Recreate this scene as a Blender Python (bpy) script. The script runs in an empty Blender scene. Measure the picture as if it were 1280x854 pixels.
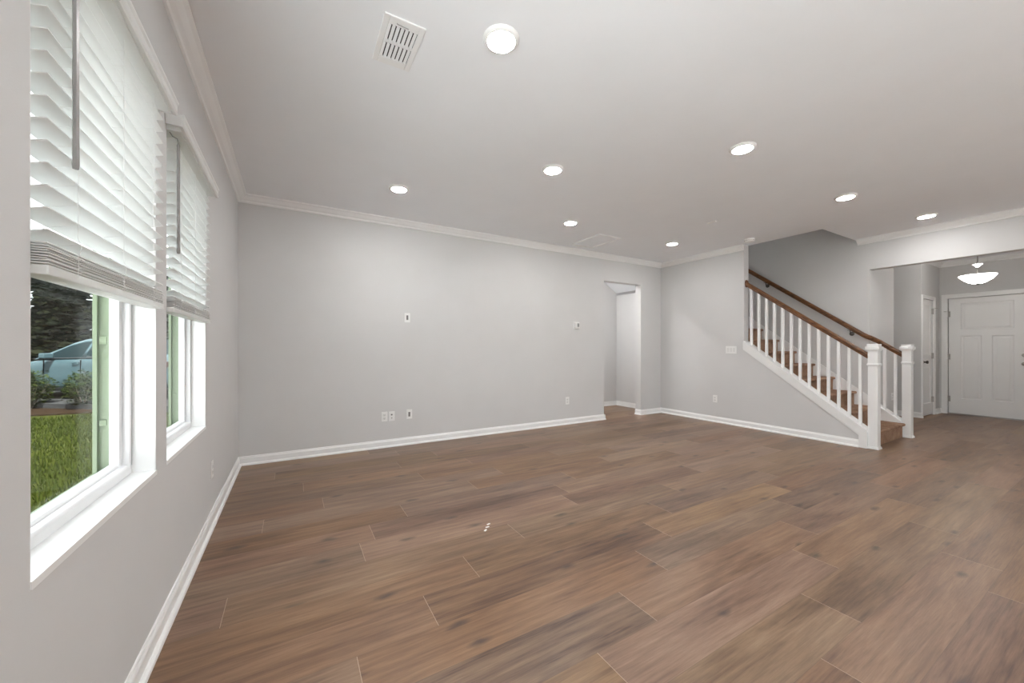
import bpy, bmesh, math, random
from mathutils import Vector, Matrix
random.seed(7)
sc = bpy.context.scene
COL = sc.collection
R = math.radians

# ------------------------------------------------------------------ camera
EYE = 1.19
cam_d = bpy.data.cameras.new('camera')
cam = bpy.data.objects.new('camera', cam_d); COL.objects.link(cam)
cam.location = (0, 0, EYE); cam.rotation_euler = (R(90), 0, R(-30))
cam_d.sensor_width = 36; cam_d.lens = 474 / 1280 * 36
cam_d.shift_y = 8 / 1280
cam_d.clip_start = 0.02; cam_d.clip_end = 200
sc.camera = cam

# ------------------------------------------------------------------ sky, sun, exposure
SKY, SUN, CAN, EXPO = 3.3, 36.0, 170.0, 0.30
w = bpy.data.worlds.new('overcast_sky'); sc.world = w; w.use_nodes = True
bgn = w.node_tree.nodes['Background']
bgn.inputs[0].default_value = (0.90, 0.95, 1.0, 1); bgn.inputs[1].default_value = SKY
sd = bpy.data.lights.new('sun', 'SUN'); sd.energy = SUN; sd.angle = R(3); sd.color = (1, .99, .97)
so = bpy.data.objects.new('sun', sd); COL.objects.link(so); so.rotation_euler = Vector((-.06, .50, -.864)).to_track_quat('-Z', 'Y').to_euler()
sc.view_settings.view_transform = 'Standard'; sc.view_settings.look = 'None'
sc.view_settings.gamma = 1; sc.view_settings.use_curve_mapping = False
sc.view_settings.exposure = EXPO
cy = sc.cycles
cy.use_denoising = True
cy.max_bounces = 12; cy.diffuse_bounces = 8; cy.glossy_bounces = 4; cy.transparent_max_bounces = 24
cy.transmission_bounces = 6; cy.sample_clamp_indirect = 40; cy.caustics_reflective = False; cy.caustics_refractive = False

# ------------------------------------------------------------------ materials
def nt_mat(name):
    m = bpy.data.materials.new(name); m.use_nodes = True
    return m, m.node_tree, m.node_tree.nodes['Principled BSDF']
def N(nt, t, **kw):
    n = nt.nodes.new(t)
    for k, v in kw.items(): setattr(n, k, v)
    return n
def plain(name, col, rough=.5, metal=0, bump=0, bscale=200, var=.03, vscale=3, spec=.5):
    """surface with a little procedural variation of tone and a fine bump"""
    m, nt, b = nt_mat(name)
    tc = N(nt, 'ShaderNodeTexCoord')
    nz = N(nt, 'ShaderNodeTexNoise'); nz.inputs['Scale'].default_value = vscale; nz.inputs['Detail'].default_value = 4
    nt.links.new(tc.outputs['Object'], nz.inputs['Vector'])
    rp = N(nt, 'ShaderNodeValToRGB')
    rp.color_ramp.elements[0].position = .3; rp.color_ramp.elements[1].position = .7
    rp.color_ramp.elements[0].color = [c * (1 - var) for c in col] + [1]
    rp.color_ramp.elements[1].color = [min(1, c * (1 + var)) for c in col] + [1]
    nt.links.new(nz.outputs['Fac'], rp.inputs['Fac']); nt.links.new(rp.outputs['Color'], b.inputs['Base Color'])
    b.inputs['Roughness'].default_value = rough; b.inputs['Metallic'].default_value = metal
    b.inputs['Specular IOR Level'].default_value = spec
    if bump:
        n2 = N(nt, 'ShaderNodeTexNoise'); n2.inputs['Scale'].default_value = bscale; n2.inputs['Detail'].default_value = 3
        nt.links.new(tc.outputs['Object'], n2.inputs['Vector'])
        bp = N(nt, 'ShaderNodeBump'); bp.inputs['Strength'].default_value = bump; bp.inputs['Distance'].default_value = .002
        nt.links.new(n2.outputs['Fac'], bp.inputs['Height']); nt.links.new(bp.outputs['Normal'], b.inputs['Normal'])
    return m
def glow(name, col, strength):
    m, nt, b = nt_mat(name)
    b.inputs['Base Color'].default_value = (.9, .9, .88, 1)
    b.inputs['Emission Color'].default_value = (*col, 1); b.inputs['Emission Strength'].default_value = strength
    return m
def pane_glass(name, tint, ior=1.5):
    m = bpy.data.materials.new(name); m.use_nodes = True; nt = m.node_tree; nt.nodes.clear()
    out = N(nt, 'ShaderNodeOutputMaterial'); mix = N(nt, 'ShaderNodeMixShader')
    tr = N(nt, 'ShaderNodeBsdfTransparent'); tr.inputs[0].default_value = (*tint, 1)
    gl = N(nt, 'ShaderNodeBsdfGlossy'); gl.inputs['Roughness'].default_value = .01
    lw = N(nt, 'ShaderNodeLayerWeight'); lw.inputs[0].default_value = .5      # Schlick, the same from both faces
    pw = N(nt, 'ShaderNodeMath', operation='POWER'); pw.inputs[1].default_value = 5; nt.links.new(lw.outputs['Facing'], pw.inputs[0])
    ml = N(nt, 'ShaderNodeMath', operation='MULTIPLY_ADD'); ml.inputs[1].default_value = .22; ml.inputs[2].default_value = .012; nt.links.new(pw.outputs[0], ml.inputs[0])
    nt.links.new(ml.outputs[0], mix.inputs[0]); nt.links.new(tr.outputs[0], mix.inputs[1])
    nt.links.new(gl.outputs[0], mix.inputs[2]); nt.links.new(mix.outputs[0], out.inputs[0])
    return m
def leafy(name, c0, c1, trans=.25):
    m, nt, b = nt_mat(name)
    geo = N(nt, 'ShaderNodeNewGeometry'); rp = N(nt, 'ShaderNodeValToRGB')
    rp.color_ramp.elements[0].color = (*c0, 1); rp.color_ramp.elements[1].color = (*c1, 1)
    nt.links.new(geo.outputs['Random Per Island'], rp.inputs['Fac']); nt.links.new(rp.outputs['Color'], b.inputs['Base Color'])
    b.inputs['Roughness'].default_value = .7; b.inputs['Specular IOR Level'].default_value = .02
    out = nt.nodes['Material Output']; mix = N(nt, 'ShaderNodeMixShader'); mix.inputs[0].default_value = trans
    tl = N(nt, 'ShaderNodeBsdfTranslucent'); nt.links.new(rp.outputs['Color'], tl.inputs['Color'])
    nt.links.new(b.outputs[0], mix.inputs[1]); nt.links.new(tl.outputs[0], mix.inputs[2]); nt.links.new(mix.outputs[0], out.inputs[0])
    return m

M = {}
M['wall'] = plain('greige_wall_paint', (.615, .611, .608), .75, bump=.15, bscale=260, var=.012, spec=.25)
M['ceiling'] = plain('white_ceiling_paint', (.825, .842, .865), .9, bump=.1, bscale=300, var=.01, spec=.15)
M['trim'] = plain('white_trim_paint', (.82, .82, .815), .35, var=.01)
M['vinyl'] = plain('white_window_vinyl', (.76, .765, .775), .3, var=.01)
M['track'] = plain('green_lit_window_track', (.16, .21, .115), .4, var=.02)  # green cast of the glass and lawn light painted into the track colour
M['plastic'] = plain('white_plate_plastic', (.80, .80, .79), .3, var=.01)
M['socket'] = plain('white_socket_face', (.70, .70, .69), .35, var=.01)
M['wand'] = plain('grey_acrylic_wand', (.30, .29, .285), .25, var=.03)
M['dark'] = plain('dark_gap', (.03, .03, .03), .7)
M['grey'] = plain('grey_brush_insert', (.17, .165, .16), .6)
M['screen'] = plain('grey_display', (.28, .29, .29), .25)
M['nickel'] = plain('brushed_nickel', (.42, .40, .38), .3, metal=1, var=.05, vscale=40)
M['darknickel'] = plain('dark_nickel', (.12, .115, .11), .28, metal=1, var=.05, vscale=40)
M['sockethole'] = plain('socket_hole', (.12, .12, .12), .6)
M['bark'] = plain('tree_bark', (.09, .07, .05), .9, bump=.6, bscale=30, var=.3, vscale=8)
M['mulch'] = plain('brown_mulch', (.010, .0065, .004), .95, bump=.9, bscale=60, var=.5, vscale=25, spec=0)
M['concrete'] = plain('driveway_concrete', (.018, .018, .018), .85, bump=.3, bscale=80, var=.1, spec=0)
M['patio'] = plain('pale_bounce_concrete', (.70, .71, .73), .9, bump=.3, bscale=80, var=.08)  # pale so the added slab throws light up to the ceiling
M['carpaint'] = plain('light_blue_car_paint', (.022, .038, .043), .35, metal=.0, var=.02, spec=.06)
M['carglass'] = plain('dark_car_glass', (.003, .007, .008), .3, var=.05, spec=.01)
M['rubber'] = plain('black_rubber', (.003, .003, .003), .8, spec=.05)
M['alloy'] = plain('alloy_wheel', (.045, .047, .05), .4, spec=.1)
M['lens'] = glow('downlight_lens', (1, .988, .972), CAN)
M['bowl'] = glow('frosted_bowl_glass', (1, .95, .89), 19.0)
M['glass'] = pane_glass('window_glass', (.945, .96, .95))
M['headlamp'] = plain('headlamp_lens', (.06, .065, .07), .1, spec=.1)
M['taillamp'] = plain('tail_lamp_lens', (.015, .002, .002), .3, spec=.05)
M['siding'] = plain('pale_siding', (.62, .63, .6), .7)

def slat_mat():
    m, nt, b = nt_mat('white_blind_vinyl')
    b.inputs['Base Color'].default_value = (.86, .865, .86, 1); b.inputs['Roughness'].default_value = .4
    tc = N(nt, 'ShaderNodeTexCoord'); nz = N(nt, 'ShaderNodeTexNoise'); nz.inputs['Scale'].default_value = 40
    mp = N(nt, 'ShaderNodeMapping'); mp.inputs['Scale'].default_value = (1, .05, 1)
    nt.links.new(tc.outputs['Object'], mp.inputs[0]); nt.links.new(mp.outputs[0], nz.inputs['Vector'])
    bp = N(nt, 'ShaderNodeBump'); bp.inputs['Strength'].default_value = .05; bp.inputs['Distance'].default_value = .001
    nt.links.new(nz.outputs['Fac'], bp.inputs['Height']); nt.links.new(bp.outputs['Normal'], b.inputs['Normal'])
    out = nt.nodes['Material Output']; mix = N(nt, 'ShaderNodeMixShader'); mix.inputs[0].default_value = .4
    tl = N(nt, 'ShaderNodeBsdfTranslucent'); tl.inputs['Color'].default_value = (.88, .885, .87, 1)
    nt.links.new(b.outputs[0], mix.inputs[1]); nt.links.new(tl.outputs[0], mix.inputs[2]); nt.links.new(mix.outputs[0], out.inputs[0])
    return m
M['slat'] = slat_mat()

def wood_mat(name, c0, c1, rough=.3):
    m, nt, b = nt_mat(name)
    tc = N(nt, 'ShaderNodeTexCoord'); mp = N(nt, 'ShaderNodeMapping'); mp.inputs['Scale'].default_value = (30, 3, 30)
    nz = N(nt, 'ShaderNodeTexNoise'); nz.inputs['Scale'].default_value = 1.5; nz.inputs['Detail'].default_value = 5
    nt.links.new(tc.outputs['Object'], mp.inputs[0]); nt.links.new(mp.outputs[0], nz.inputs['Vector'])
    rp = N(nt, 'ShaderNodeValToRGB'); rp.color_ramp.elements[0].position = .3; rp.color_ramp.elements[1].position = .72
    rp.color_ramp.elements[0].color = (*c0, 1); rp.color_ramp.elements[1].color = (*c1, 1)
    nt.links.new(nz.outputs['Fac'], rp.inputs['Fac']); nt.links.new(rp.outputs['Color'], b.inputs['Base Color'])
    b.inputs['Roughness'].default_value = rough
    return m
M['oak'] = wood_mat('stained_oak', (.065, .025, .010), (.235, .100, .038))

def carpet_mat():
    m, nt, b = nt_mat('tan_carpet')
    tc = N(nt, 'ShaderNodeTexCoord')
    n1 = N(nt, 'ShaderNodeTexNoise'); n1.inputs['Scale'].default_value = 9; n1.inputs['Detail'].default_value = 3
    n2 = N(nt, 'ShaderNodeTexNoise'); n2.inputs['Scale'].default_value = 220; n2.inputs['Detail'].default_value = 2
    for n in (n1, n2): nt.links.new(tc.outputs['Object'], n.inputs['Vector'])
    ad = N(nt, 'ShaderNodeMath', operation='ADD'); nt.links.new(n1.outputs['Fac'], ad.inputs[0]); nt.links.new(n2.outputs['Fac'], ad.inputs[1])
    rp = N(nt, 'ShaderNodeValToRGB'); rp.color_ramp.elements[0].position = .35; rp.color_ramp.elements[1].position = .72
    hv = N(nt, 'ShaderNodeMath', operation='MULTIPLY'); hv.inputs[1].default_value = .5
    nt.links.new(ad.outputs[0], hv.inputs[0]); nt.links.new(hv.outputs[0], rp.inputs['Fac'])
    rp.color_ramp.elements[0].color = (.22, .125, .080, 1); rp.color_ramp.elements[1].color = (.47, .315, .22, 1)
    nt.links.new(rp.outputs['Color'], b.inputs['Base Color']); b.inputs['Roughness'].default_value = 1
    b.inputs['Specular IOR Level'].default_value = .1
    bp = N(nt, 'ShaderNodeBump'); bp.inputs['Strength'].default_value = .8; bp.inputs['Distance'].default_value = .004
    nt.links.new(n2.outputs['Fac'], bp.inputs['Height']); nt.links.new(bp.outputs['Normal'], b.inputs['Normal'])
    return m
M['carpet'] = carpet_mat()

def floor_mat():
    m, nt, b = nt_mat('oak_plank_floor')
    L = nt.links.new
    at = N(nt, 'ShaderNodeAttribute', attribute_name='plank'); sp = N(nt, 'ShaderNodeSeparateColor'); L(at.outputs['Color'], sp.inputs[0])
    tc = N(nt, 'ShaderNodeTexCoord')
    off = N(nt, 'ShaderNodeVectorMath', operation='MULTIPLY'); off.inputs[1].default_value = (37, 29, 53); L(at.outputs['Color'], off.inputs[0])
    def field(sx, sy, scale, detail, dist=0.0, rough=.55):
        mp = N(nt, 'ShaderNodeVectorMath', operation='MULTIPLY'); mp.inputs[1].default_value = (sx, sy, 1); L(tc.outputs['Object'], mp.inputs[0])
        ad = N(nt, 'ShaderNodeVectorMath', operation='ADD'); L(mp.outputs[0], ad.inputs[0]); L(off.outputs[0], ad.inputs[1])
        n = N(nt, 'ShaderNodeTexNoise'); n.inputs['Scale'].default_value = scale; n.inputs['Detail'].default_value = detail
        n.inputs['Distortion'].default_value = dist; n.inputs['Roughness'].default_value = rough; L(ad.outputs[0], n.inputs['Vector'])
        return n.outputs['Fac'], ad.outputs[0]
    broad, _ = field(.9, 5.0, 1.3, 4, .8)
    streak, _ = field(1.6, 24, 1.5, 6, .3, .6)
    fine, _ = field(5, 120, 1.6, 4, 0, .6)
    def math_(op, a, bb, clamp=False):
        n = N(nt, 'ShaderNodeMath', operation=op); n.use_clamp = clamp
        for i, v in enumerate((a, bb)):
            if isinstance(v, (int, float)): n.inputs[i].default_value = v
            else: L(v, n.inputs[i])
        return n.outputs[0]
    tone = math_('MULTIPLY', math_('SUBTRACT', sp.outputs[0], .5), .15)
    v = math_('ADD', math_('MULTIPLY', broad, .42), math_('MULTIPLY', streak, .50))
    v = math_('ADD', v, math_('MULTIPLY', fine, .22))
    v = math_('ADD', v, tone)
    rp = N(nt, 'ShaderNodeValToRGB'); e = rp.color_ramp.elements
    e[0].position = .36; e[0].color = (.060, .031, .019, 1)
    e[1].position = .74; e[1].color = (.290, .190, .124, 1)
    k = e.new(.49); k.color = (.145, .083, .052, 1)
    k = e.new(.61); k.color = (.215, .132, .084, 1)
    L(v, rp.inputs['Fac'])
    # knots
    mp = N(nt, 'ShaderNodeVectorMath', operation='MULTIPLY'); mp.inputs[1].default_value = (1.0, 2.6, 1); L(tc.outputs['Object'], mp.inputs[0])
    ad = N(nt, 'ShaderNodeVectorMath', operation='ADD'); L(mp.outputs[0], ad.inputs[0]); L(off.outputs[0], ad.inputs[1])
    wob = N(nt, 'ShaderNodeTexNoise'); wob.inputs['Scale'].default_value = 9; wob.inputs['Detail'].default_value = 4; L(ad.outputs[0], wob.inputs['Vector'])
    wm = N(nt, 'ShaderNodeVectorMath', operation='SCALE'); wm.inputs[3].default_value = .10; L(wob.outputs['Color'], wm.inputs[0])
    ad2 = N(nt, 'ShaderNodeVectorMath', operation='ADD'); L(ad.outputs[0], ad2.inputs[0]); L(wm.outputs[0], ad2.inputs[1])
    vo = N(nt, 'ShaderNodeTexVoronoi', voronoi_dimensions='2D'); vo.inputs['Scale'].default_value = 1.9; L(ad2.outputs[0], vo.inputs['Vector'])
    kr = N(nt, 'ShaderNodeMapRange'); kr.inputs[1].default_value = .02; kr.inputs[2].default_value = .13; kr.inputs[3].default_value = .8; kr.inputs[4].default_value = 0
    L(vo.outputs['Distance'], kr.inputs[0])
    mixk = N(nt, 'ShaderNodeMix', data_type='RGBA'); vs_ = N(nt, 'ShaderNodeSeparateColor'); L(vo.outputs['Color'], vs_.inputs[0]); L(math_('MULTIPLY', kr.outputs[0], math_('GREATER_THAN', vs_.outputs[0], .62)), mixk.inputs[0]); L(rp.outputs['Color'], mixk.inputs[6]); mixk.inputs[7].default_value = (.055, .040, .034, 1)
    # rosy / greyish planks
    hs = N(nt, 'ShaderNodeHueSaturation'); L(mixk.outputs[2], hs.inputs['Color'])
    L(math_('ADD', .493, math_('MULTIPLY', sp.outputs[2], .014)), hs.inputs['Hue'])
    L(math_('ADD', .92, math_('MULTIPLY', sp.outputs[1], .22)), hs.inputs['Saturation'])
    # joints between planks
    uv = N(nt, 'ShaderNodeUVMap', uv_map='plank_uv'); su = N(nt, 'ShaderNodeSeparateXYZ'); L(uv.outputs[0], su.inputs[0])
    eu = math_('GREATER_THAN', math_('ABSOLUTE', math_('SUBTRACT', su.outputs[0], .5), 0), .5 - .0013 / 1.524)
    ev = math_('GREATER_THAN', math_('ABSOLUTE', math_('SUBTRACT', su.outputs[1], .5), 0), .5 - .0011 / .2245)
    mv = N(nt, 'ShaderNodeMix', data_type='RGBA'); L(math_('MULTIPLY', ev, .45), mv.inputs[0]); L(hs.outputs['Color'], mv.inputs[6]); mv.inputs[7].default_value = (.09, .055, .04, 1)
    mu = N(nt, 'ShaderNodeMix', data_type='RGBA'); L(math_('MULTIPLY', eu, .55), mu.inputs[0]); L(mv.outputs[2], mu.inputs[6]); mu.inputs[7].default_value = (.55, .42, .33, 1)  # pale end joints: glints off the bevels painted into the colour
    L(mu.outputs[2], b.inputs['Base Color'])
    L(math_('ADD', .27, math_('MULTIPLY', streak, .20)), b.inputs['Roughness'])
    b.inputs['Specular IOR Level'].default_value = .48
    bp = N(nt, 'ShaderNodeBump'); bp.inputs['Strength'].default_value = .12; bp.inputs['Distance'].default_value = .002
    L(math_('ADD', fine, streak), bp.inputs['Height']); L(bp.outputs['Normal'], b.inputs['Normal'])
    return m
M['floor'] = floor_mat()

def lawn_mat():
    m, nt, b = nt_mat('lawn_ground')
    tc = N(nt, 'ShaderNodeTexCoord')
    n1 = N(nt, 'ShaderNodeTexNoise'); n1.inputs['Scale'].default_value = .9; n1.inputs['Detail'].default_value = 8; n1.inputs['Roughness'].default_value = .7
    nt.links.new(tc.outputs['Object'], n1.inputs['Vector'])
    rp = N(nt, 'ShaderNodeValToRGB'); e = rp.color_ramp.elements
    e[0].position = .3; e[0].color = (.006, .009, .0016, 1); e[1].position = .7; e[1].color = (.019, .022, .0042, 1)
    nt.links.new(n1.outputs['Fac'], rp.inputs['Fac']); nt.links.new(rp.outputs['Color'], b.inputs['Base Color']); b.inputs['Roughness'].default_value = 1; b.inputs['Specular IOR Level'].default_value = 0
    return m
M['lawn'] = lawn_mat()
M['grass'] = leafy('grass_blade', (.006, .011, .0010), (.024, .030, .0045), .3)
M['shrub'] = leafy('shrub_leaf', (.003, .007, .001), (.021, .029, .0045), .2)
M['tree'] = leafy('dark_tree_leaf', (.0012, .0022, .0007), (.0062, .0072, .0024), .15)

# ------------------------------------------------------------------ helpers
def link(name, bm, mat, parent=None, smooth=False, bevel=0, seg=2):
    bmesh.ops.recalc_face_normals(bm, faces=bm.faces[:])
    me = bpy.data.meshes.new(name); bm.to_mesh(me); bm.free()
    o = bpy.data.objects.new(name, me); COL.objects.link(o)
    me.materials.append(M[mat])
    if smooth:
        for p in me.polygons: p.use_smooth = True
    if bevel:
        md = o.modifiers.new('soft_edges', 'BEVEL'); md.width = bevel; md.segments = seg; md.limit_method = 'ANGLE'; md.angle_limit = R(35)
    if parent is not None: o.parent = parent
    return o
def struct(name, bm, mat, parent=None, **kw):
    o = link(name, bm, mat, parent, **kw)
    if parent is None: o['kind'] = 'structure'
    return o
def thing(name, label, cat, loc=(0, 0, 0), group=None, rz=0, kind=None):
    o = bpy.data.objects.new(name, None); COL.objects.link(o); o.empty_display_size = .1
    o.location = loc; o.rotation_euler = (0, 0, rz)
    if kind: o['kind'] = kind
    else: tag(o, label, cat, group)
    return o
def tag(o, label, cat, group=None):
    o['label'] = label; o['category'] = cat
    if group: o['group'] = group
    return o
def copy_tree(o, loc, label=None):
    c = o.copy(); COL.objects.link(c); c.location = loc
    if label: c['label'] = label
    for ch in [x for x in COL.objects if x.parent == o]:
        d = ch.copy(); COL.objects.link(d); d.parent = c
        for g in [x for x in COL.objects if x.parent == ch]:
            e = g.copy(); COL.objects.link(e); e.parent = d
    return c
def B(): return bmesh.new()
def box(bm, x0, x1, y0, y1, z0, z1, mtx=None):
    vs = [bm.verts.new(v) for v in ((x0,y0,z0),(x1,y0,z0),(x1,y1,z0),(x0,y1,z0),(x0,y0,z1),(x1,y0,z1),(x1,y1,z1),(x0,y1,z1))]
    for f in ((3,2,1,0),(4,5,6,7),(0,1,5,4),(1,2,6,5),(2,3,7,6),(3,0,4,7)): bm.faces.new([vs[i] for i in f])
    if mtx is not None:
        for v in vs: v.co = mtx @ v.co
    return bm
def prism(bm, poly, axis, a0, a1):
    """extrude a closed 2-D polygon: axis X -> (y,z); axis Y -> (x,z); axis Z -> (x,y)"""
    def P(p, a): return {'X': (a, p[0], p[1]), 'Y': (p[0], a, p[1]), 'Z': (p[0], p[1], a)}[axis]
    A = [bm.verts.new(P(p, a0)) for p in poly]; C = [bm.verts.new(P(p, a1)) for p in poly]
    n = len(poly)
    bm.faces.new(A[::-1]); bm.faces.new(C)
    for i in range(n): bm.faces.new((A[i], A[(i+1) % n], C[(i+1) % n], C[i]))
    return bm
def lathe(bm, prof, seg=32, centre=(0, 0, 0), axis='Z'):
    """prof: list of (r, h)"""
    rings = []
    for r, h in prof:
        ring = []
        for k in range(seg):
            a = 2 * math.pi * k / seg
            p = (r * math.cos(a), r * math.sin(a), h)
            if axis == 'X': p = (p[2], p[0], p[1])
            elif axis == 'Y': p = (p[0], p[2], p[1])
            ring.append(bm.verts.new((p[0] + centre[0], p[1] + centre[1], p[2] + centre[2])))
        rings.append(ring)
    for a, b in zip(rings, rings[1:]):
        for k in range(seg): bm.faces.new((a[k], a[(k+1) % seg], b[(k+1) % seg], b[k]))
    if prof[0][0] > 1e-5: bm.faces.new(rings[0][::-1])
    if prof[-1][0] > 1e-5: bm.faces.new(rings[-1])
    bmesh.ops.remove_doubles(bm, verts=bm.verts[:], dist=1e-6)
    return bm
def tube(bm, pts, r, seg=12):
    pts = [Vector(p) for p in pts]; rings = []
    for i, p in enumerate(pts):
        d = (pts[min(i+1, len(pts)-1)] - pts[max(i-1, 0)]).normalized()
        up = Vector((0, 0, 1)) if abs(d.z) < .95 else Vector((1, 0, 0))
        u = d.cross(up).normalized(); v = u.cross(d)
        rr = r[i] if isinstance(r, (list, tuple)) else r
        rings.append([bm.verts.new(p + (u * math.cos(2*math.pi*k/seg) + v * math.sin(2*math.pi*k/seg)) * rr) for k in range(seg)])
    for a, b in zip(rings, rings[1:]):
        for k in range(seg): bm.faces.new((a[k], a[(k+1) % seg], b[(k+1) % seg], b[k]))
    bm.faces.new(rings[0][::-1]); bm.faces.new(rings[-1])
    return bm
def sweep(bm, prof, pts):
    """sweep a closed (side, up) profile along a polyline lying in vertical planes parallel to Y (handrails)"""
    pts = [Vector(p) for p in pts]; rings = []
    for i, p in enumerate(pts):
        d = (pts[min(i+1, len(pts)-1)] - pts[max(i-1, 0)]).normalized()
        side = Vector((1, 0, 0)); side = (side - d * side.dot(d)).normalized(); up = side.cross(d)
        if up.z < 0: up = -up
        rings.append([bm.verts.new(p + side * a + up * b) for a, b in prof])
    n = len(prof)
    for a, b in zip(rings, rings[1:]):
        for k in range(n): bm.faces.new((a[k], a[(k+1) % n], b[(k+1) % n], b[k]))
    bm.faces.new(rings[0][::-1]); bm.faces.new(rings[-1])
    return bm

H = 2.74
# ------------------------------------------------------------------ floor of planks
def build_floor():
    bm = B(); W, LN = .2245, 1.524
    uvl = bm.loops.layers.uv.new('plank_uv'); cl = bm.loops.layers.float_color.new('plank')
    known = {0: 1.028, 1: 1.374, 2: .213, 3: .5405, 4: .839, 5: 1.254, 7: 1.966, -1: 2.131, -2: 1.752, -3: 2.941, 11: 1.027, 6: .35, 8: .70, 9: 1.35, 10: .2, 12: 1.6}
    rnd = random.Random(11)
    X0, X1, Y0, Y1 = -.64, 10.41, -4.2, 5.9
    for k in range(-25, 23):
        y0, y1 = .8905 + k * W, .8905 + (k + 1) * W
        if y1 <= Y0 or y0 >= Y1: continue
        yy0, yy1 = max(y0, Y0), min(y1, Y1)
        x = known.get(k, rnd.random() * LN) - 4 * LN
        while x < X1:
            a, b = max(x, X0), min(x + LN, X1)
            if b - a > .002:
                f = bm.faces.new([bm.verts.new(p) for p in ((a, yy0, 0), (b, yy0, 0), (b, yy1, 0), (a, yy1, 0))])
                c = (rnd.random(), rnd.random(), rnd.random(), 1)
                for l in f.loops:
                    l[uvl].uv = ((l.vert.co.x - x) / LN, (l.vert.co.y - y0) / W); l[cl] = c
            x += LN
    # slab below the planks
    bmesh.ops.remove_doubles(bm, verts=bm.verts[:], dist=1e-5)
    for p in (( X0, Y0), (X1, Y0), (X1, Y1), (X0, Y1)): pass
    o = struct('floor', bm, 'floor')
    return o
build_floor()
bm = B(); box(bm, -.65, 10.41, -4.2, 5.9, -.15, -.005); struct('trim_1', bm, 'concrete')   # slab edge under the planks

# ------------------------------------------------------------------ walls
XL = -.48; YB = 4.69; XS = 5.88; XF = 7.03; YF = 2.107; XD = 10.29
WIN = [(1.20, 2.05), (2.195, 3.05)]; WZ0, WZ1 = .69, 2.2
FILL_DOOR = (-2.55, 1.05)  # opening of an unseen patio door, added for daylight
bm = B()
x0, x1 = -.65, XL
box(bm, x0, x1, -4.2, FILL_DOOR[0], 0, H); box(bm, x0, x1, FILL_DOOR[0], FILL_DOOR[1], 2.1, H)
box(bm, x0, x1, FILL_DOOR[1], WIN[0][0], 0, H)
box(bm, x0, x1, WIN[0][0], WIN[1][1], 0, WZ0); box(bm, x0, x1, WIN[0][0], WIN[1][1], WZ1, H)
box(bm, x0, x1, WIN[0][1], WIN[1][0], WZ0, WZ1)
box(bm, x0, x1, WIN[1][1], 5.9, 0, H)
struct('wall_left', bm, 'wall')
DX0, DX1, DZ = 4.472, 5.35, 2.31
bm = B(); box(bm, XL, DX0, YB, YB + .12, 0, H); box(bm, DX0, DX1, YB, YB + .12, DZ, H); box(bm, DX1, XS, YB, YB + .12, 0, H)
struct('wall_back', bm, 'wall')
SL = .763
def zcap(y): return 1.287 - SL * (3.19 - y)
def zrail(y): return 1.107 + .757 * (y - 1.806)
YW = 3.198                                  # where the full-height part of the stair wall ends
NY0, NY1 = 1.694, 1.784                     # newels
bm = B(); prism(bm, [(NY1, 0), (YB + .12, 0), (YB + .12, H), (YW, H), (YW, zcap(YW) - .024), (NY1, zcap(NY1) - .024)], 'X', XS, XS + .12)
struct('wall_stair', bm, 'wall')
bm = B(); prism(bm, [(YF, 0), (5.9, 0), (5.9, 5.4), (2.14, 5.4), (2.14, H), (-4.2, H), (-4.2, 0), (-.3, 0), (-.3, 2.294), (YF, 2.294)], 'X', XF, XF + .12)
struct('wall_entry', bm, 'wall')
bm = B(); box(bm, 3.38, XF, 5.78, 5.9, 0, 5.4); struct('wall_hall', bm, 'wall')
bm = B(); box(bm, 3.38, 3.5, YB + .12, 5.78, 0, H); struct('wall_hall_left', bm, 'wall')
bm = B(); box(bm, XS - .02, XS + .10, YB + .12, 5.78, 0, 2.28); struct('wall_hall_right', bm, 'wall')
bm = B(); box(bm, XS - .02, XS + .10, 2.14, 5.78, H + .2, 5.4); box(bm, XS + .10, XF, 2.14, 2.26, H + .2, 5.4); struct('wall_upper', bm, 'wall')
REAR_FILL_WIN = [(.5, 3.3), (4.6, 6.4)]  # openings of unseen windows, added for daylight
bm = B(); xe = -.65
for a, b in REAR_FILL_WIN: box(bm, xe, a, -4.32, -4.2, 0, H); box(bm, a, b, -4.32, -4.2, 2.2, H); box(bm, a, b, -4.32, -4.2, 0, .35); xe = b
box(bm, xe, 7.15, -4.32, -4.2, 0, H); struct('wall_rear', bm, 'wall')
# foyer
bm = B()
box(bm, XF + .12, 7.97, YF, YF + .12, 0, H); box(bm, 7.85, 7.97, YF + .12, 5.0, 0, H)
struct('wall_foyer', bm, 'wall')
CX0, CX1, CZ = 9.315, 9.90, 2.04
bm = B(); box(bm, 9.25, 9.37, YF + .12, 5.0, 0, H); box(bm, 9.25, CX0, YF, YF + .12, 0, H); box(bm, CX1, XD, YF, YF + .12, 0, H); box(bm, CX0, CX1, YF, YF + .12, CZ, H)
box(bm, 9.37, XD, YF + .7, YF + .8, 0, H)
struct('wall_closet', bm, 'wall')
bm = B(); box(bm, 7.85, 9.37, 5.0, 5.12, 0, H); struct('wall_passage', bm, 'wall')
FY0, FY1, FZ = 1.085, 2.005, 2.08
bm = B(); box(bm, XD, XD + .12, -.42, FY0, 0, H); box(bm, XD, XD + .12, FY1, 3.0, 0, H); box(bm, XD, XD + .12, FY0, FY1, FZ, H)
struct('wall_front', bm, 'wall')
bm = B(); box(bm, 7.15, XD, -.42, -.3, 0, H); struct('wall_right', bm, 'wall')
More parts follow.
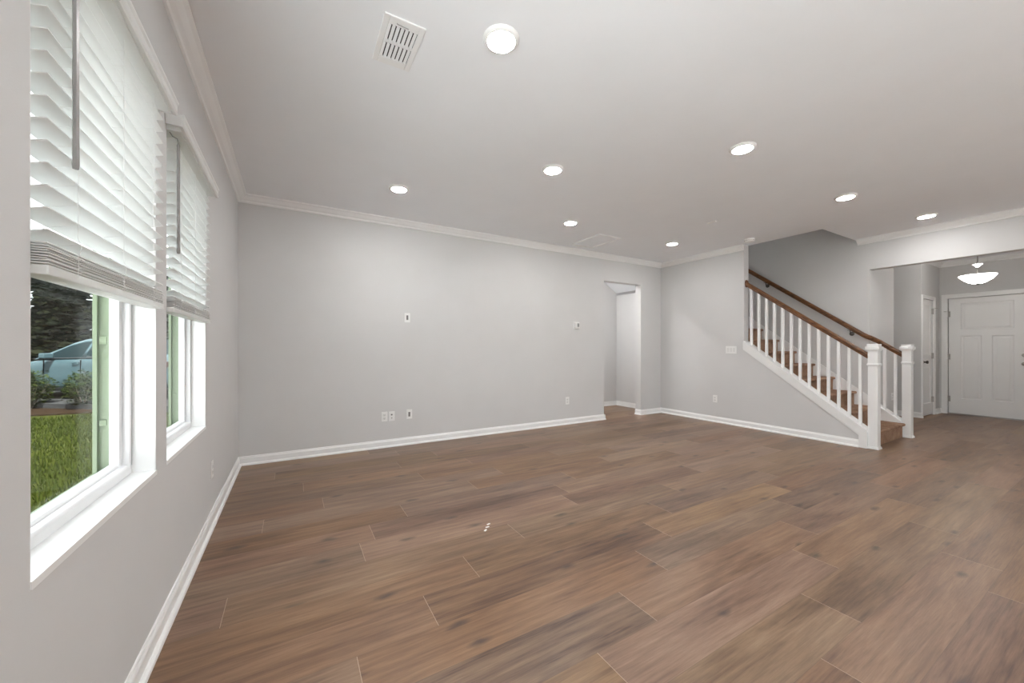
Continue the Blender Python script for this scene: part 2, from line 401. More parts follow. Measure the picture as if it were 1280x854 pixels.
# ceilings
bm = B(); box(bm, -.65, XS + .10, -4.32, 5.9 - .12 - .97, H, H + .2); box(bm, XS + .10, 7.15, -4.32, 2.26, H, H + .2); box(bm, 7.15, XD + .12, -.42, 5.12, H, H + .2)
box(bm, 3.38, 5.16, YB + .12, 5.78, H, H + .2)
struct('ceiling', bm, 'ceiling')
bm = B(); prism(bm, [(5.86, 2.33), (5.16, H), (5.16, H + .2), (5.86, 2.58)], 'Y', YB + .12, 5.78); struct('ceiling_hall', bm, 'ceiling')
bm = B(); box(bm, XS - .02, XF + .12, 2.14, 5.9, 5.4, 5.5); struct('ceiling_stairwell', bm, 'ceiling')

# ------------------------------------------------------------------ crown and baseboard mouldings
CROWN = [(0, H), (.074, H), (.074, H - .012), (.066, H - .017), (.058, H - .022), (.050, H - .031), (.036, H - .046), (.022, H - .055), (.016, H - .060), (.016, H - .067), (.012, H - .076), (0, H - .079)]
BASE = [(0, 0), (.031, 0), (.031, .006), (.028, .014), (.021, .020), (.0145, .022), (.0145, .066), (.012, .073), (.008, .079), (.006, .088), (0, .090)]
def moulding(bm, prof, axis, wall, nrm, a0, a1):
    """axis: direction the moulding runs; wall: plane position; nrm: +1/-1 side it projects to"""
    poly = [(wall + nrm * d, z) for d, z in prof]
    prism(bm, poly, 'Y' if axis == 'Y' else 'X', a0, a1)
n_trim = [1]
def trim(name, mat='trim', *runs, prof=CROWN):
    bm = B()
    for r in runs: moulding(bm, prof, *r)
    return struct(name, bm, mat)
def tname(): n_trim[0] += 1; return 'trim_%d' % n_trim[0]
trim(tname(), 'trim', ('Y', XL, 1, -4.2, YB))
trim(tname(), 'trim', ('X', YB, -1, XL, XS))
trim(tname(), 'trim', ('Y', XS, -1, YW, YB))
trim(tname(), 'trim', ('Y', XF, -1, -4.2, 2.235))
trim(tname(), 'trim', ('Y', XD, -1, -.3, YF), ('X', YF, -1, 9.25, XD), ('X', YF, -1, 7.15, 7.97))
trim('baseboard_left', 'trim', ('Y', XL, 1, FILL_DOOR[1] + .005, YB), ('Y', XL, 1, -4.2, FILL_DOOR[0] - .07), prof=BASE)
trim('baseboard_back', 'trim', ('X', YB, -1, XL, DX0 + .012), ('X', YB, -1, DX1 - .012, XS), ('Y', DX1, -1, YB - .02, YB + .12), ('Y', DX0, 1, YB - .02, YB + .12), prof=BASE)
trim('baseboard_stair', 'trim', ('Y', XS, -1, NY1 + .075, YB), prof=BASE)
trim('baseboard_hall', 'trim', ('X', 5.78, -1, 3.5, XS), ('Y', XS - .02, -1, YB + .12, 5.78), prof=BASE)
trim('baseboard_foyer', 'trim', ('X', YF, -1, XF + .02, 7.985), ('Y', 9.25, -1, YF - .02, 5), ('X', YF, -1, 9.235, 9.26), ('X', YF, -1, 9.965, XD), ('Y', XD, -1, 2.075, YF), prof=BASE)

# ------------------------------------------------------------------ windows
def make_window(idx, y0, y1):
    W = thing('window_%d' % idx, None, None, (0, 0, 0), kind='structure')
    # painted return and sloping sill of the recess
    bm = B()
    box(bm, -.555, XL - .001, y0, y0 + .004, WZ0, WZ1); box(bm, -.555, XL - .001, y1 - .004, y1, WZ0, WZ1); box(bm, -.555, XL - .001, y0, y1, WZ1 - .004, WZ1)
    struct('window_return', bm, 'trim', W)
    bm = B(); prism(bm, [(-.555, WZ0), (XL + .003, WZ0 - .012), (XL + .003, WZ0 + .006), (-.555, WZ0 + .008)], 'Y', y0, y1); struct('window_sill', bm, 'trim', W)
    # frame : jambs, head and a stepped sill
    f = .030
    bm = B()
    for a, b in ((y0 + .004, y0 + f), (y1 - f, y1 - .004)):
        box(bm, -.60, -.55, a, b, WZ0 + .008, WZ1 - .004)
    box(bm, -.60, -.55, y0 + f, y1 - f, WZ1 - .04, WZ1 - .004)
    prism(bm, [(-.60, WZ0 + .008), (-.55, WZ0 + .008), (-.55, WZ0 + .038), (-.556, WZ0 + .045), (-.575, WZ0 + .047), (-.575, WZ0 + .03), (-.60, WZ0 + .03)], 'Y', y0 + f, y1 - f)
    struct('window_frame', bm, 'vinyl', W, bevel=.003)
    # outer track behind the glass
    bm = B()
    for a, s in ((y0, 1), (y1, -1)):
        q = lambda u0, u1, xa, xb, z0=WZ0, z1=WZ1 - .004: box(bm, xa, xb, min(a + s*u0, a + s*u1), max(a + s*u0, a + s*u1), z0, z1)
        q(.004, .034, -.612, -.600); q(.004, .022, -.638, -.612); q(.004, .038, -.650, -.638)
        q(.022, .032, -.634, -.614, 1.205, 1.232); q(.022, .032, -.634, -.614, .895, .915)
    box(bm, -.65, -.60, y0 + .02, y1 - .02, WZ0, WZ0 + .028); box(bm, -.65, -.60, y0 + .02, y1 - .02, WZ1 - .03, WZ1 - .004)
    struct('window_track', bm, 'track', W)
    # lower sash
    zt = 1.46; s = .034; a, b = y0 + f, y1 - f
    bm = B()
    xa, xb = -.600, -.572
    box(bm, xa, xb, a, a + .028, WZ0 + .032, zt); box(bm, xa, xb, b - .028, b, WZ0 + .032, zt)
    prism(bm, [(xa, WZ0 + .030), (xb, WZ0 + .030), (xb, WZ0 + .050), (xb - .006, WZ0 + .056), (xa + .012, WZ0 + .060), (xa, WZ0 + .060)], 'Y', a + .028, b - .028)
    box(bm, xa, xb, a + .028, b - .028, zt - .035, zt)
    struct('window_sash', bm, 'vinyl', W, bevel=.002)
    bm = B(); box(bm, -.592, -.588, a + .024, b - .024, WZ0 + .05, zt - .03); struct('window_pane', bm, 'glass', W)
    # upper sash, further out
    bm = B(); xa, xb = -.632, -.606
    box(bm, xa, xb, a, a + .03, zt - .03, WZ1 - .03); box(bm, xa, xb, b - .03, b, zt - .03, WZ1 - .03)
    box(bm, xa, xb, a + .03, b - .03, zt - .03, zt + .01); box(bm, xa, xb, a + .03, b - .03, WZ1 - .065, WZ1 - .03)
    struct('window_sash', bm, 'vinyl', W)
    bm = B(); box(bm, -.62, -.616, a + .026, b - .026, zt, WZ1 - .05); struct('window_pane', bm, 'glass', W)
    # dark weather strip between sash and jamb
    bm = B(); box(bm, -.5515, -.5495, y1 - .0105, y1 - .0075, WZ0 + .04, WZ1 - .01); struct('window_gasket', bm, 'grey', W)
for i, (a, b) in enumerate(WIN): make_window(i + 1, a, b)
# two wide unseen windows behind the camera, added to bring in daylight
for i, (a, b) in enumerate(REAR_FILL_WIN):
    W = thing('window_%d' % (i + 3), None, None, kind='structure')
    bm = B(); mid = (a + b) / 2
    for c, d in ((a, a + .06), (b - .06, b), (mid - .04, mid + .04)): box(bm, c, d, -4.30, -4.23, .35, 2.2)
    box(bm, a, b, -4.297, -4.226, .351, .41); box(bm, a, b, -4.297, -4.226, 2.14, 2.199); struct('window_frame', bm, 'vinyl', W)
    bm = B(); box(bm, a + .05, mid - .03, -4.27, -4.265, .40, 2.15); box(bm, mid + .03, b - .05, -4.27, -4.265, .40, 2.15); struct('window_pane', bm, 'glass', W)
# unseen patio door behind the camera, added to brighten the ceiling
D = thing('door_fill', None, None, kind='structure')
bm = B()
for a, b in ((FILL_DOOR[0], FILL_DOOR[0] + .09), (FILL_DOOR[1] - .09, FILL_DOOR[1]), (FILL_DOOR[0] + 1.16, FILL_DOOR[0] + 1.24), (FILL_DOOR[0] + 2.36, FILL_DOOR[0] + 2.44)): box(bm, -.6, -.53, a, b, 0.02, 2.1)
box(bm, -.598, -.526, FILL_DOOR[0], FILL_DOOR[1], 2.02, 2.0995); box(bm, -.598, -.526, FILL_DOOR[0], FILL_DOOR[1], 0, .08); struct('door_frame', bm, 'vinyl', D)
bm = B(); [box(bm, -.57, -.565, FILL_DOOR[0] + a, FILL_DOOR[0] + b, .07, 2.03) for a, b in ((.08, 1.17), (1.23, 2.37), (2.43, 3.52))]; struct('door_pane', bm, 'glass', D)

# ------------------------------------------------------------------ blinds
def make_blind(y0, y1, label, wand_y, cords):
    T = thing('window_blind', label, 'blind', (-.48, (y0 + y1) / 2, 1.35), 'white slatted blinds in the two windows')
    ox, oy, oz = T.location
    def put(name, bm, mat, bevel=0, smooth=False):
        for v in bm.verts: v.co -= Vector((ox, oy, oz))
        return link(name, bm, mat, T, bevel=bevel, smooth=smooth)
    bm = B(); box(bm, -.545, -.433, y0 + .008, y1 - .008, 2.152, 2.190); put('headrail', bm, 'slat', .002)
    va, vb = y0 - .034, y1 + .020
    bm = B()
    prism(bm, [(-.432, 2.160), (-.420, 2.158), (-.415, 2.166), (-.418, 2.174), (-.418, 2.196), (-.413, 2.204), (-.413, 2.212), (-.432, 2.212)], 'Y', va, vb)
    for a, b in ((va, va + .010), (vb - .010, vb)): box(bm, -.4775, -.432, a, b, 2.160, 2.212)
    put('valance', bm, 'slat')
    # open slats, tilted up towards the room
    bm = B(); tilt = R(15); cx = -.484; hw = .0275; th = .0013
    nsl = 15
    for k in range(nsl):
        ze = 1.446 + .048 * k
        cz = ze - hw * math.sin(tilt)
        mt = Matrix.Translation((cx, 0, cz)) @ Matrix.Rotation(-tilt, 4, 'Y')
        box(bm, -hw, hw, y0 + .006, y1 - .004, -th, th, mt)
    put('slat_panel', bm, 'slat')
    bm = B()
    for k in range(9):
        z = 1.3735 + .0054 * k; dx = .0025 * math.sin(k * 2.3); t2 = R(2.2 * math.sin(k * 1.7))
        mt = Matrix.Translation((cx + dx, 0, z)) @ Matrix.Rotation(-t2, 4, 'Y')
        box(bm, -hw, hw, y0 + .006 + .002 * math.sin(k * 3.1), y1 - .004, -th, th, mt)
    put('slat_stack', bm, 'slat')
    bm = B(); box(bm, cx - hw, cx + hw + .001, y0 + .006, y1 - .004, 1.348, 1.3695); br = put('bottom_rail', bm, 'slat', .003)
    for yc in cords:
        bm = B(); lathe(bm, [(.0001, 1.3465), (.006, 1.3465), (.007, 1.348), (.0001, 1.3482)], 12, (cx, yc, 0))
        for v in bm.verts: v.co -= Vector((ox, oy, oz))
        link('rail_button', bm, 'plastic', br)
    for yc in cords:
        bm = B()
        for xx in (cx + hw + .001, cx - hw - .001): tube(bm, [(xx, yc, 2.15), (xx, yc, 1.46), (xx + .004, yc + .006, 1.435), (xx + .002, yc - .004, 1.41), (xx, yc, 1.36)], .0007, 6)
        for k in range(nsl):                     # rungs under each slat
            ze = 1.446 + .048 * k - .0035
            tube(bm, [(cx - hw, yc, ze - 2 * hw * math.sin(tilt)), (cx + hw, yc, ze)], .0005, 5)
        for k in range(4):                       # loops gathered on the stack
            zz = 1.372 + .011 * k
            tube(bm, [(cx + hw + .001, yc - .004 * k, zz), (cx + hw + .006, yc + .010, zz + .005), (cx + hw + .001, yc + .022 - .003 * k, zz + .002)], .0009, 6)
        put('ladder_cord', bm, 'plastic')
    bm = B(); wx = -.446
    lathe(bm, [(.0001, 1.612), (.0058, 1.614), (.0068, 1.625), (.0062, 1.70), (.0060, 2.10), (.0030, 2.112), (.0001, 2.114)], 6, (wx, wand_y, 0))
    tube(bm, [(wx, wand_y, 2.108), (wx - .004, wand_y, 2.128), (wx - .02, wand_y, 2.136), (wx - .03, wand_y, 2.152)], .0018, 6)
    wd = put('tilt_wand', bm, 'wand')
    return T
make_blind(*WIN[0], 'white slatted blind half raised in the nearer and larger window at the left', 1.295, (1.335, 1.625, 1.915))
make_blind(*WIN[1], 'white slatted blind half raised in the farther window, nearest the room corner', 2.225, (2.33, 2.62, 2.91))

# ------------------------------------------------------------------ doors
def panel_door_mesh(bm, rects, y0, y1, z0, z1, depth=.008, rim=.02, plane_x=0.0, thick=.035):
    """slab lying in a Y-Z plane facing -X with recessed, bevelled panels"""
    ys = sorted({y0, y1} | {v for r in rects for v in r[:2]}); zs = sorted({z0, z1} | {v for r in rects for v in r[2:]})
    def inrect(y, z): return any(r[0] - 1e-6 < y < r[1] + 1e-6 and r[2] - 1e-6 < z < r[3] + 1e-6 for r in rects)
    for a, b in zip(ys, ys[1:]):
        for c, d in zip(zs, zs[1:]):
            if not inrect((a + b) / 2, (c + d) / 2):
                bm.faces.new([bm.verts.new(p) for p in ((plane_x, a, c), (plane_x, b, c), (plane_x, b, d), (plane_x, a, d))])
    for (a, b, c, d) in rects:
        steps = [(0, 0), (rim * .35, depth), (rim, depth), (rim * 1.8, depth * .35)]
        loops = [[(plane_x + e, a + i, c + i), (plane_x + e, b - i, c + i), (plane_x + e, b - i, d - i), (plane_x + e, a + i, d - i)] for i, e in steps]
        vl = [[bm.verts.new(p) for p in L] for L in loops]
        for p, q in zip(vl, vl[1:]):
            for k in range(4): bm.faces.new((p[k], p[(k+1) % 4], q[(k+1) % 4], q[k]))
        bm.faces.new(vl[-1])
    bk = plane_x + thick
    def F(*p): bm.faces.new([bm.verts.new(q) for q in p])
    F((bk, y0, z0), (bk, y1, z0), (bk, y1, z1), (bk, y0, z1))
    F((plane_x, y0, z0), (bk, y0, z0), (bk, y0, z1), (plane_x, y0, z1)); F((plane_x, y1, z0), (bk, y1, z0), (bk, y1, z1), (plane_x, y1, z1))
    F((plane_x, y0, z0), (plane_x, y1, z0), (bk, y1, z0), (bk, y0, z0)); F((plane_x, y0, z1), (plane_x, y1, z1), (bk, y1, z1), (bk, y0, z1))
    bmesh.ops.remove_doubles(bm, verts=bm.verts[:], dist=1e-5)
    return bm
def casing(bm, y0, y1, z1, x, wdt=.06, t=.016):
    for a, b in ((y0 - wdt, y0), (y1, y1 + wdt)):
        box(bm, x - t, x, a, b, 0, z1 + wdt)
    box(bm, x - t, x, y0, y1, z1, z1 + wdt)
    for a, b in ((y0 - wdt, y0 - wdt + .012), (y1 + wdt - .012, y1 + wdt)): box(bm, x - t - .005, x - t, a, b, 0, z1 + wdt)
    box(bm, x - t - .005, x - t, y0 - wdt, y1 + wdt, z1 + wdt - .012, z1 + wdt)
# front door
D1 = thing('door_1', None, None, kind='structure')
bm = B(); panel_door_mesh(bm, [(1.275, 1.850, 1.515, 1.985), (1.615, 1.850, .285, 1.405), (1.275, 1.505, .285, 1.405)], 1.093, 1.997, .022, 2.070, plane_x=XD + .012, rim=.026, depth=.010)
slab = struct('door_slab', bm, 'trim', D1)
bm = B(); casing(bm, FY0, FY1, FZ, XD, .075); struct('door_casing', bm, 'trim', D1)
bm = B(); box(bm, XD + .06, XD + .11, FY0, FY1, 0, FZ); struct('door_jamb', bm, 'trim', D1)
bm = B(); box(bm, XD - .02, XD + .08, FY0, FY1, .001, .022); struct('door_threshold', bm, 'nickel', D1)
bm = B(); box(bm, XD + .013, XD + .04, FY0 + .01, FY1 - .005, .022, .032); struct('door_sweep', bm, 'dark', D1)
for z in (.275, 1.03, 1.80):
    bm = B(); lathe(bm, [(.007, z - .05), (.007, z + .05)], 12, (XD - .004, 2.001, 0)); box(bm, XD + .001, XD + .013, 1.975, 2.004, z - .05, z + .05); struct('hinge', bm, 'nickel', D1)
bm = B(); tube(bm, [(XD - .006, 2.001, 1.848), (XD - .02, 2.03, 1.848), (XD - .045, 2.045, 1.848)], .004, 8); struct('hinge_stop', bm, 'nickel', D1)
bm = B(); lathe(bm, [(.031, 0), (.031, -.008), (.014, -.012), (.012, -.03), (.022, -.038), (.030, -.05), (.027, -.062), (.001, -.068)], 24, (XD + .012, 1.17, .93), 'X'); struct('door_knob', bm, 'nickel', D1, smooth=True)
bm = B(); lathe(bm, [(.031, 0), (.031, -.010), (.024, -.016), (.001, -.017)], 24, (XD + .012, 1.17, 1.07), 'X'); box(bm, XD - .018, XD - .004, 1.163, 1.177, 1.05, 1.09); struct('deadbolt', bm, 'nickel', D1)
# closet door (faces -Y): built facing -X, then turned
D2 = thing('door_2', None, None, (0, 0, 0), kind='structure')
def turn(bm, plane):                       # (x,y,z) facing -X  ->  facing -Y with y becoming x
    for v in bm.verts:
        x, y, z = v.co; v.co = (y, plane + x, z)
    return bm
bm = B(); panel_door_mesh(bm, [(9.42, 9.80, 1.06, 1.93), (9.42, 9.80, .22, .86)], 9.322, 9.893, .012, 2.035, plane_x=.01); struct('door_slab', turn(bm, YF), 'trim', D2)
bm = B(); casing(bm, CX0, CX1, CZ, 0, .058); struct('door_casing', turn(bm, YF), 'trim', D2)
for z in (.275, 1.05, 1.84):
    bm = B(); lathe(bm, [(.007, z - .05), (.007, z + .05)], 12, (9.897, YF - .005, 0)); box(bm, 9.865, 9.900, YF + .001, YF + .011, z - .05, z + .05); struct('hinge', bm, 'nickel', D2)
bm = B(); tube(bm, [(9.897, YF - .006, 1.895), (9.93, YF - .02, 1.895), (9.945, YF - .05, 1.895)], .004, 8); struct('hinge_stop', bm, 'nickel', D2)
bm = B(); lathe(bm, [(.031, 0), (.031, -.008), (.014, -.012), (.012, -.03), (.022, -.038), (.029, -.05), (.025, -.062), (.001, -.068)], 24, (9.40, YF + .01, .945), 'Y'); struct('door_knob', bm, 'darknickel', D2, smooth=True)

# ------------------------------------------------------------------ stairs
S = thing('staircase', 'carpeted staircase with tan brown steps climbing behind the white balustrade', 'stairs', (6.515, 1.77, 0))
def rel(bm, T):
    for v in bm.verts: v.co -= T.location
    return bm
RISE, RUN, RY = .1895, .25, 1.77
NST = 12
for i in range(NST):
    y = RY + RUN * i; z0 = RISE * i; z1 = RISE * (i + 1)
    dep = RUN + .012 if i < NST - 1 else 5.774 - y
    nose = [(y - .030 + .014 * (1 - math.sin(a)) , z1 - .018 + .018 * math.sin(a) * 1.0) if False else (y - .014 - .016 * math.cos(a), z1 - .018 + .018 * math.sin(a)) for a in [R(-90 + 22.5 * k) for k in range(9)]]
    poly = [(y + dep, z0 - (0 if i == 0 else .02)), (y, z0 - (0 if i == 0 else .02)), (y, z1 - .036)] + nose + [(y + dep, z1)]
    bm = B(); prism(bm, poly, 'X', XS + .122, XF - .018)
    link('step', rel(bm, S), 'carpet', S)
# skirt board along the far wall
def znose(y): return RISE + .758 * (y - (RY - .03))
bm = B(); ya, yb = YF + .002, 4.5
prism(bm, [(ya, znose(ya) - .30), (yb, znose(yb) - .30), (yb, znose(yb) + .045), (ya, znose(ya) + .045)], 'X', XF - .017, XF - .002)
link('skirt_board', rel(bm, S), 'trim', S)
# near curb cap and apron (fixed to the wall)
bm = B()
prism(bm, [(NY1, zcap(NY1)), (YW, zcap(YW)), (YW, zcap(YW) - .024), (NY1, zcap(NY1) - .024)], 'X', XS - .022, XS + .135)
prism(bm, [(NY1, zcap(NY1) - .024), (YW + .01, zcap(YW + .01) - .024), (YW + .01, zcap(YW) - .115), (NY1 + .075, zcap(NY1 + .075) - .115), (NY1 + .075, 0), (NY1, 0)], 'X', XS - .014, XS)
prism(bm, [(NY1 + .075, zcap(NY1 + .075) - .115), (YW + .01, zcap(YW) - .115), (YW + .01, zcap(YW) - .130), (NY1 + .075, zcap(NY1 + .075) - .130)], 'X', XS - .008, XS)
struct(tname(), bm, 'trim')
# far curb
bm = B()
prism(bm, [(NY1, 0), (YF, 0), (YF, zcap(YF) - .024), (NY1, zcap(NY1) - .024)], 'X', XF - .006, XF + .115)
prism(bm, [(NY1, zcap(NY1)), (YF, zcap(YF)), (YF, zcap(YF) - .024), (NY1, zcap(NY1) - .024)], 'X', XF - .02, XF + .13)
struct(tname(), bm, 'trim')

RAILP = [(-.017, -.030), (.017, -.030), (.019, -.016), (.028, -.006), (.030, .008), (.026, .020), (.014, .029), (-.014, .029), (-.026, .020), (-.030, .008), (-.028, -.006), (-.019, -.016)]
def newel(T, cx):
    h = .045; y = (NY0 + NY1) / 2
    def sq(bm, r, z0, z1): box(bm, cx - r, cx + r, y - r, y + r, z0, z1)
    bm = B(); sq(bm, h, 0, 1.165); p = link('newel_post', rel(bm, T), 'trim', T, bevel=.003)
    bm = B(); sq(bm, h + .012, 0, .018); sq(bm, h + .007, .018, .03); link('newel_base', rel(bm, T), 'trim', p, bevel=.004)
    bm = B(); sq(bm, h + .009, .985, .999); sq(bm, h + .005, .975, 1.008); link('newel_collar', rel(bm, T), 'trim', p, bevel=.003)
    bm = B(); sq(bm, h + .008, 1.155, 1.168); sq(bm, h + .019, 1.168, 1.205)
    sq(bm, h + .006, 1.205, 1.236)
    link('newel_cap', rel(bm, T), 'trim', p, bevel=.002)
def baluster(T, cx, y, hw=.0145):
    bm = B()
    def zt(v): return zrail(v) - .036
    P = [(cx + sx * hw, y + sy * hw) for sx, sy in ((-1, -1), (1, -1), (1, 1), (-1, 1))]
    lo = [bm.verts.new((a, b, zcap(b) - .002)) for a, b in P]; hi = [bm.verts.new((a, b, zt(b))) for a, b in P]
    bm.faces.new(lo[::-1]); bm.faces.new(hi)
    for k in range(4): bm.faces.new((lo[k], lo[(k+1) % 4], hi[(k+1) % 4], hi[k]))
    link('baluster', rel(bm, T), 'trim', T)
XN = XS + .06
T1 = thing('stair_railing', 'long sloping stair railing with white balusters and brown handrail on the knee wall, room side', 'railing', (XN, (NY0 + NY1) / 2, 0))
newel(T1, XN)
for k in range(13): baluster(T1, XN, 1.864 + .1048 * k)
bm = B(); sweep(bm, RAILP, [(XN, NY1 - .004, zrail(NY1 - .004)), (XN, YW - .010, zrail(YW - .010))]); link('handrail', rel(bm, T1), 'oak', T1, bevel=.002)
bm = B()
for k in range(1):
    lathe(bm, [(.001, -.020), (.040, -.020), (.046, -.014), (.050, -.004), (.050, 0)], 32, (0, 0, 0), 'Y')
    for v in bm.verts: v.co = Vector((v.co.x * .8 + XN, v.co.y + YW, v.co.z * 1.15 + zrail(YW)))
link('rosette', rel(bm, T1), 'oak', T1, smooth=False)
XN2 = XF + .055
T2 = thing('stair_railing', 'short stair railing by the foyer with second newel post, two balusters and wall mounted handrail', 'railing', (XN2, (NY0 + NY1) / 2, 0))
newel(T2, XN2)
for y in (1.855, 1.963): baluster(T2, XN2, y)
XR = XF - .062
bm = B(); zr = lambda y: zrail(y) + .004
sweep(bm, RAILP, [(XN2, NY1 - .004, zr(NY1)), (XN2, 1.99, zr(1.99)), (XN2 - .01, 2.02, zr(2.02) + .006), (XR + .012, 2.085, zr(2.085) + .012), (XR, 2.115, zr(2.115) + .004), (XR, 2.16, zr(2.16)), (XR, 4.45, zr(4.45))])
link('handrail', rel(bm, T2), 'oak', T2)
for y in (2.30, 3.43, 4.3):
    bm = B(); z = zr(y)
    lathe(bm, [(.03, 0), (.03, -.006), (.012, -.010), (.001, -.010)], 20, (XF, y, z - .09), 'X')
    tube(bm, [(XF - .004, y, z - .09), (XF - .045, y, z - .088), (XR, y, z - .065), (XR, y, z - .036)], .007, 10)
    box(bm, XR - .012, XR + .012, y - .03, y + .03, z - .042, z - .036)
    link('rail_bracket', rel(bm, T2), 'darknickel', T2)

# ------------------------------------------------------------------ wall plates (built facing -Y at the origin)
def plate_bm(wd=.070, ht=.115, t=.005):
    bm = B(); box(bm, -wd/2, wd/2, -t, 0, -ht/2, ht/2); return bm
GO = 'white wall plates'
def place(T, wall, pos):
    """wall 'Y-' faces -Y at y=pos[1]; 'X-' faces -X; 'X+' faces +X"""
    T.location = pos; T.rotation_euler = (0, 0, {'Y-': 0, 'X-': R(-90), 'X+': R(90)}[wall])
def outlet(label, wall, pos):
    T = thing('wall_outlet', label, 'outlet', group=GO)
    link('cover_plate', plate_bm(), 'plastic', T, bevel=.002)
    for s in (-1, 1):
        bm = B(); box(bm, -.017, .017, -.0075, -.004, s * .0195 - .0135, s * .0195 + .0135); p = link('receptacle', bm, 'socket', T, bevel=.004)
        bm = B()
        for xx in (-.0065, .0065): box(bm, xx - .0012, xx + .0012, -.0078, -.0072, s * .0195 - .002, s * .0195 + .007)
        lathe(bm, [(.0025, -.0078), (.0025, -.0070)], 10, (0, 0, s * .0195 - .008), 'Y'); link('socket_slots', bm, 'sockethole', p)
    place(T, wall, pos); return T
def passplate(label, wall, pos):
    T = thing('cable_plate', label, 'wall plate', group=GO)
    link('cover_plate', plate_bm(), 'plastic', T, bevel=.002)
    bm = B(); box(bm, -.0165, .0165, -.0065, -.004, -.034, .034); link('rim', bm, 'plastic', T, bevel=.001)
    bm = B(); box(bm, -.012, .012, -.0072, -.006, -.028, .028); link('brush_slot', bm, 'grey', T)
    place(T, wall, pos); return T
def jackplate(label, wall, pos):
    T = thing('cable_jack_plate', label, 'wall plate', group=GO)
    link('cover_plate', plate_bm(), 'plastic', T, bevel=.002)
    bm = B(); box(bm, -.009, .009, -.0072, -.004, .012, .028); link('data_jack', bm, 'sockethole', T)
    bm = B(); lathe(bm, [(.006, -.004), (.006, -.008), (.0045, -.008), (.0045, -.014), (.001, -.014)], 14, (0, 0, -.020), 'Y'); link('coaxial_jack', bm, 'darknickel', T)
    place(T, wall, pos); return T
outlet('white double outlet low on the long wall, left of the pair beside the jack plate', 'Y-', (.946, YB, .367))
jackplate('white cable jack plate right next to the low outlet on the long wall', 'Y-', (1.030, YB, .365))
passplate('white plate with dark cable slot low on the long wall near the outlets', 'Y-', (1.242, YB, .372))
passplate('white plate with dark cable slot at eye height on the long wall', 'Y-', (1.217, YB, 1.562))
outlet('white double outlet low on the long wall below the thermostat, left of the doorway', 'Y-', (3.702, YB, .367))
outlet('white double outlet on the stair wall between the room corner and the switches', 'X-', (XS, 3.648, .372))
outlet('white outlet low on the window wall beneath the farther window', 'X+', (XL, 3.26, .362))
outlet('small white outlet on the foyer wall seen between the balusters', 'Y-', (7.90, YF, .45))
outlet('white outlet on the wall inside the small back doorway', 'X-', (XS - .02, 5.06, .49))
T = thing('light_switch_plate', 'white three gang light switch plate on the stair wall beside the sloping stair trim', 'light switch')
link('cover_plate', plate_bm(.165, .115), 'plastic', T, bevel=.002)
for k in (-1, 0, 1):
    bm = B(); box(bm, k * .046 - .0165, k * .046 + .0165, -.0075, -.004, -.033, .033); sw = link('rocker', bm, 'socket', T, bevel=.002)
place(T, 'X-', (XS, 3.391, 1.16))
T = thing('thermostat', 'small white thermostat with grey display beside the doorway', 'thermostat')
bm = B(); box(bm, -.055, .055, -.006, 0, -.055, .055); link('back_plate', bm, 'plastic', T, bevel=.003)
bm = B(); box(bm, -.047, .047, -.026, -.006, -.047, .047); link('body', bm, 'plastic', T, bevel=.006)
bm = B(); box(bm, -.002, .038, -.0268, -.0255, -.024, .032); link('display', bm, 'screen', T)
bm = B()
for zz in (-.036,): box(bm, .004, .014, -.0275, -.0255, zz - .004, zz + .004); box(bm, .020, .030, -.0275, -.0255, zz - .004, zz + .004)
link('button', bm, 'socket', T)
place(T, 'Y-', (3.885, YB, 1.545))

# ------------------------------------------------------------------ ceiling things
def make_can(loc, label):
    T = thing('ceiling_downlight', label, 'ceiling light', loc, 'round flush ceiling lights')
    bm = B(); lathe(bm, [(.092, 0), (.092, -.003), (.086, -.010), (.074, -.017), (.070, -.017), (.070, 0)], 40); link('trim_ring', bm, 'trim', T, smooth=True)
    bm = B(); lathe(bm, [(.070, -.012), (.066, -.0165), (.045, -.019), (.0001, -.020)], 40); link('light_lens', bm, 'lens', T, smooth=True)
    return T
CANS = [((.905, 1.675), 'nearest and largest round ceiling light, beside the slotted vent'),
        ((.890, 3.735), 'round ceiling light closest to the far window corner, left of all the others'),
        ((1.950, 2.671), 'round ceiling light in the middle of the first four, above the long wall plates'),
        ((2.964, 3.692), 'round ceiling light next to the flat ceiling panel'),
        ((4.865, 3.680), 'round ceiling light in front of the corner above the small doorway'),
        ((3.014, 1.650), 'round ceiling light alone at the right centre, second largest in view'),
        ((4.900, 1.655), 'round ceiling light between the stair opening and the room, second from the header'),
        ((6.423, 1.420), 'round ceiling light right beside the moulding of the foyer header')]
c0 = make_can((*CANS[0][0], H), CANS[0][1])
for (x, y), lb in CANS[1:]: copy_tree(c0, (x, y, H), lb)
for x, y in ((1.95, -1.0), (4.3, -1.0), (6.1, -2.4)): copy_tree(c0, (x, y, H), 'unseen round ceiling light added behind the camera to brighten the room')  # unseen lights, added to brighten the room
copy_tree(c0, (4.15, 5.3, H), 'unseen round ceiling light added in the back hall beyond the small doorway')  # this and the next two: hidden lights added to brighten the hall
copy_tree(c0, (3.85, 5.25, H), 'unseen round ceiling light added in the back hall, the farthest from the stairs')
copy_tree(c0, (4.75, 5.25, H), 'unseen round ceiling light added in the back hall, the one nearer the sloped ceiling')

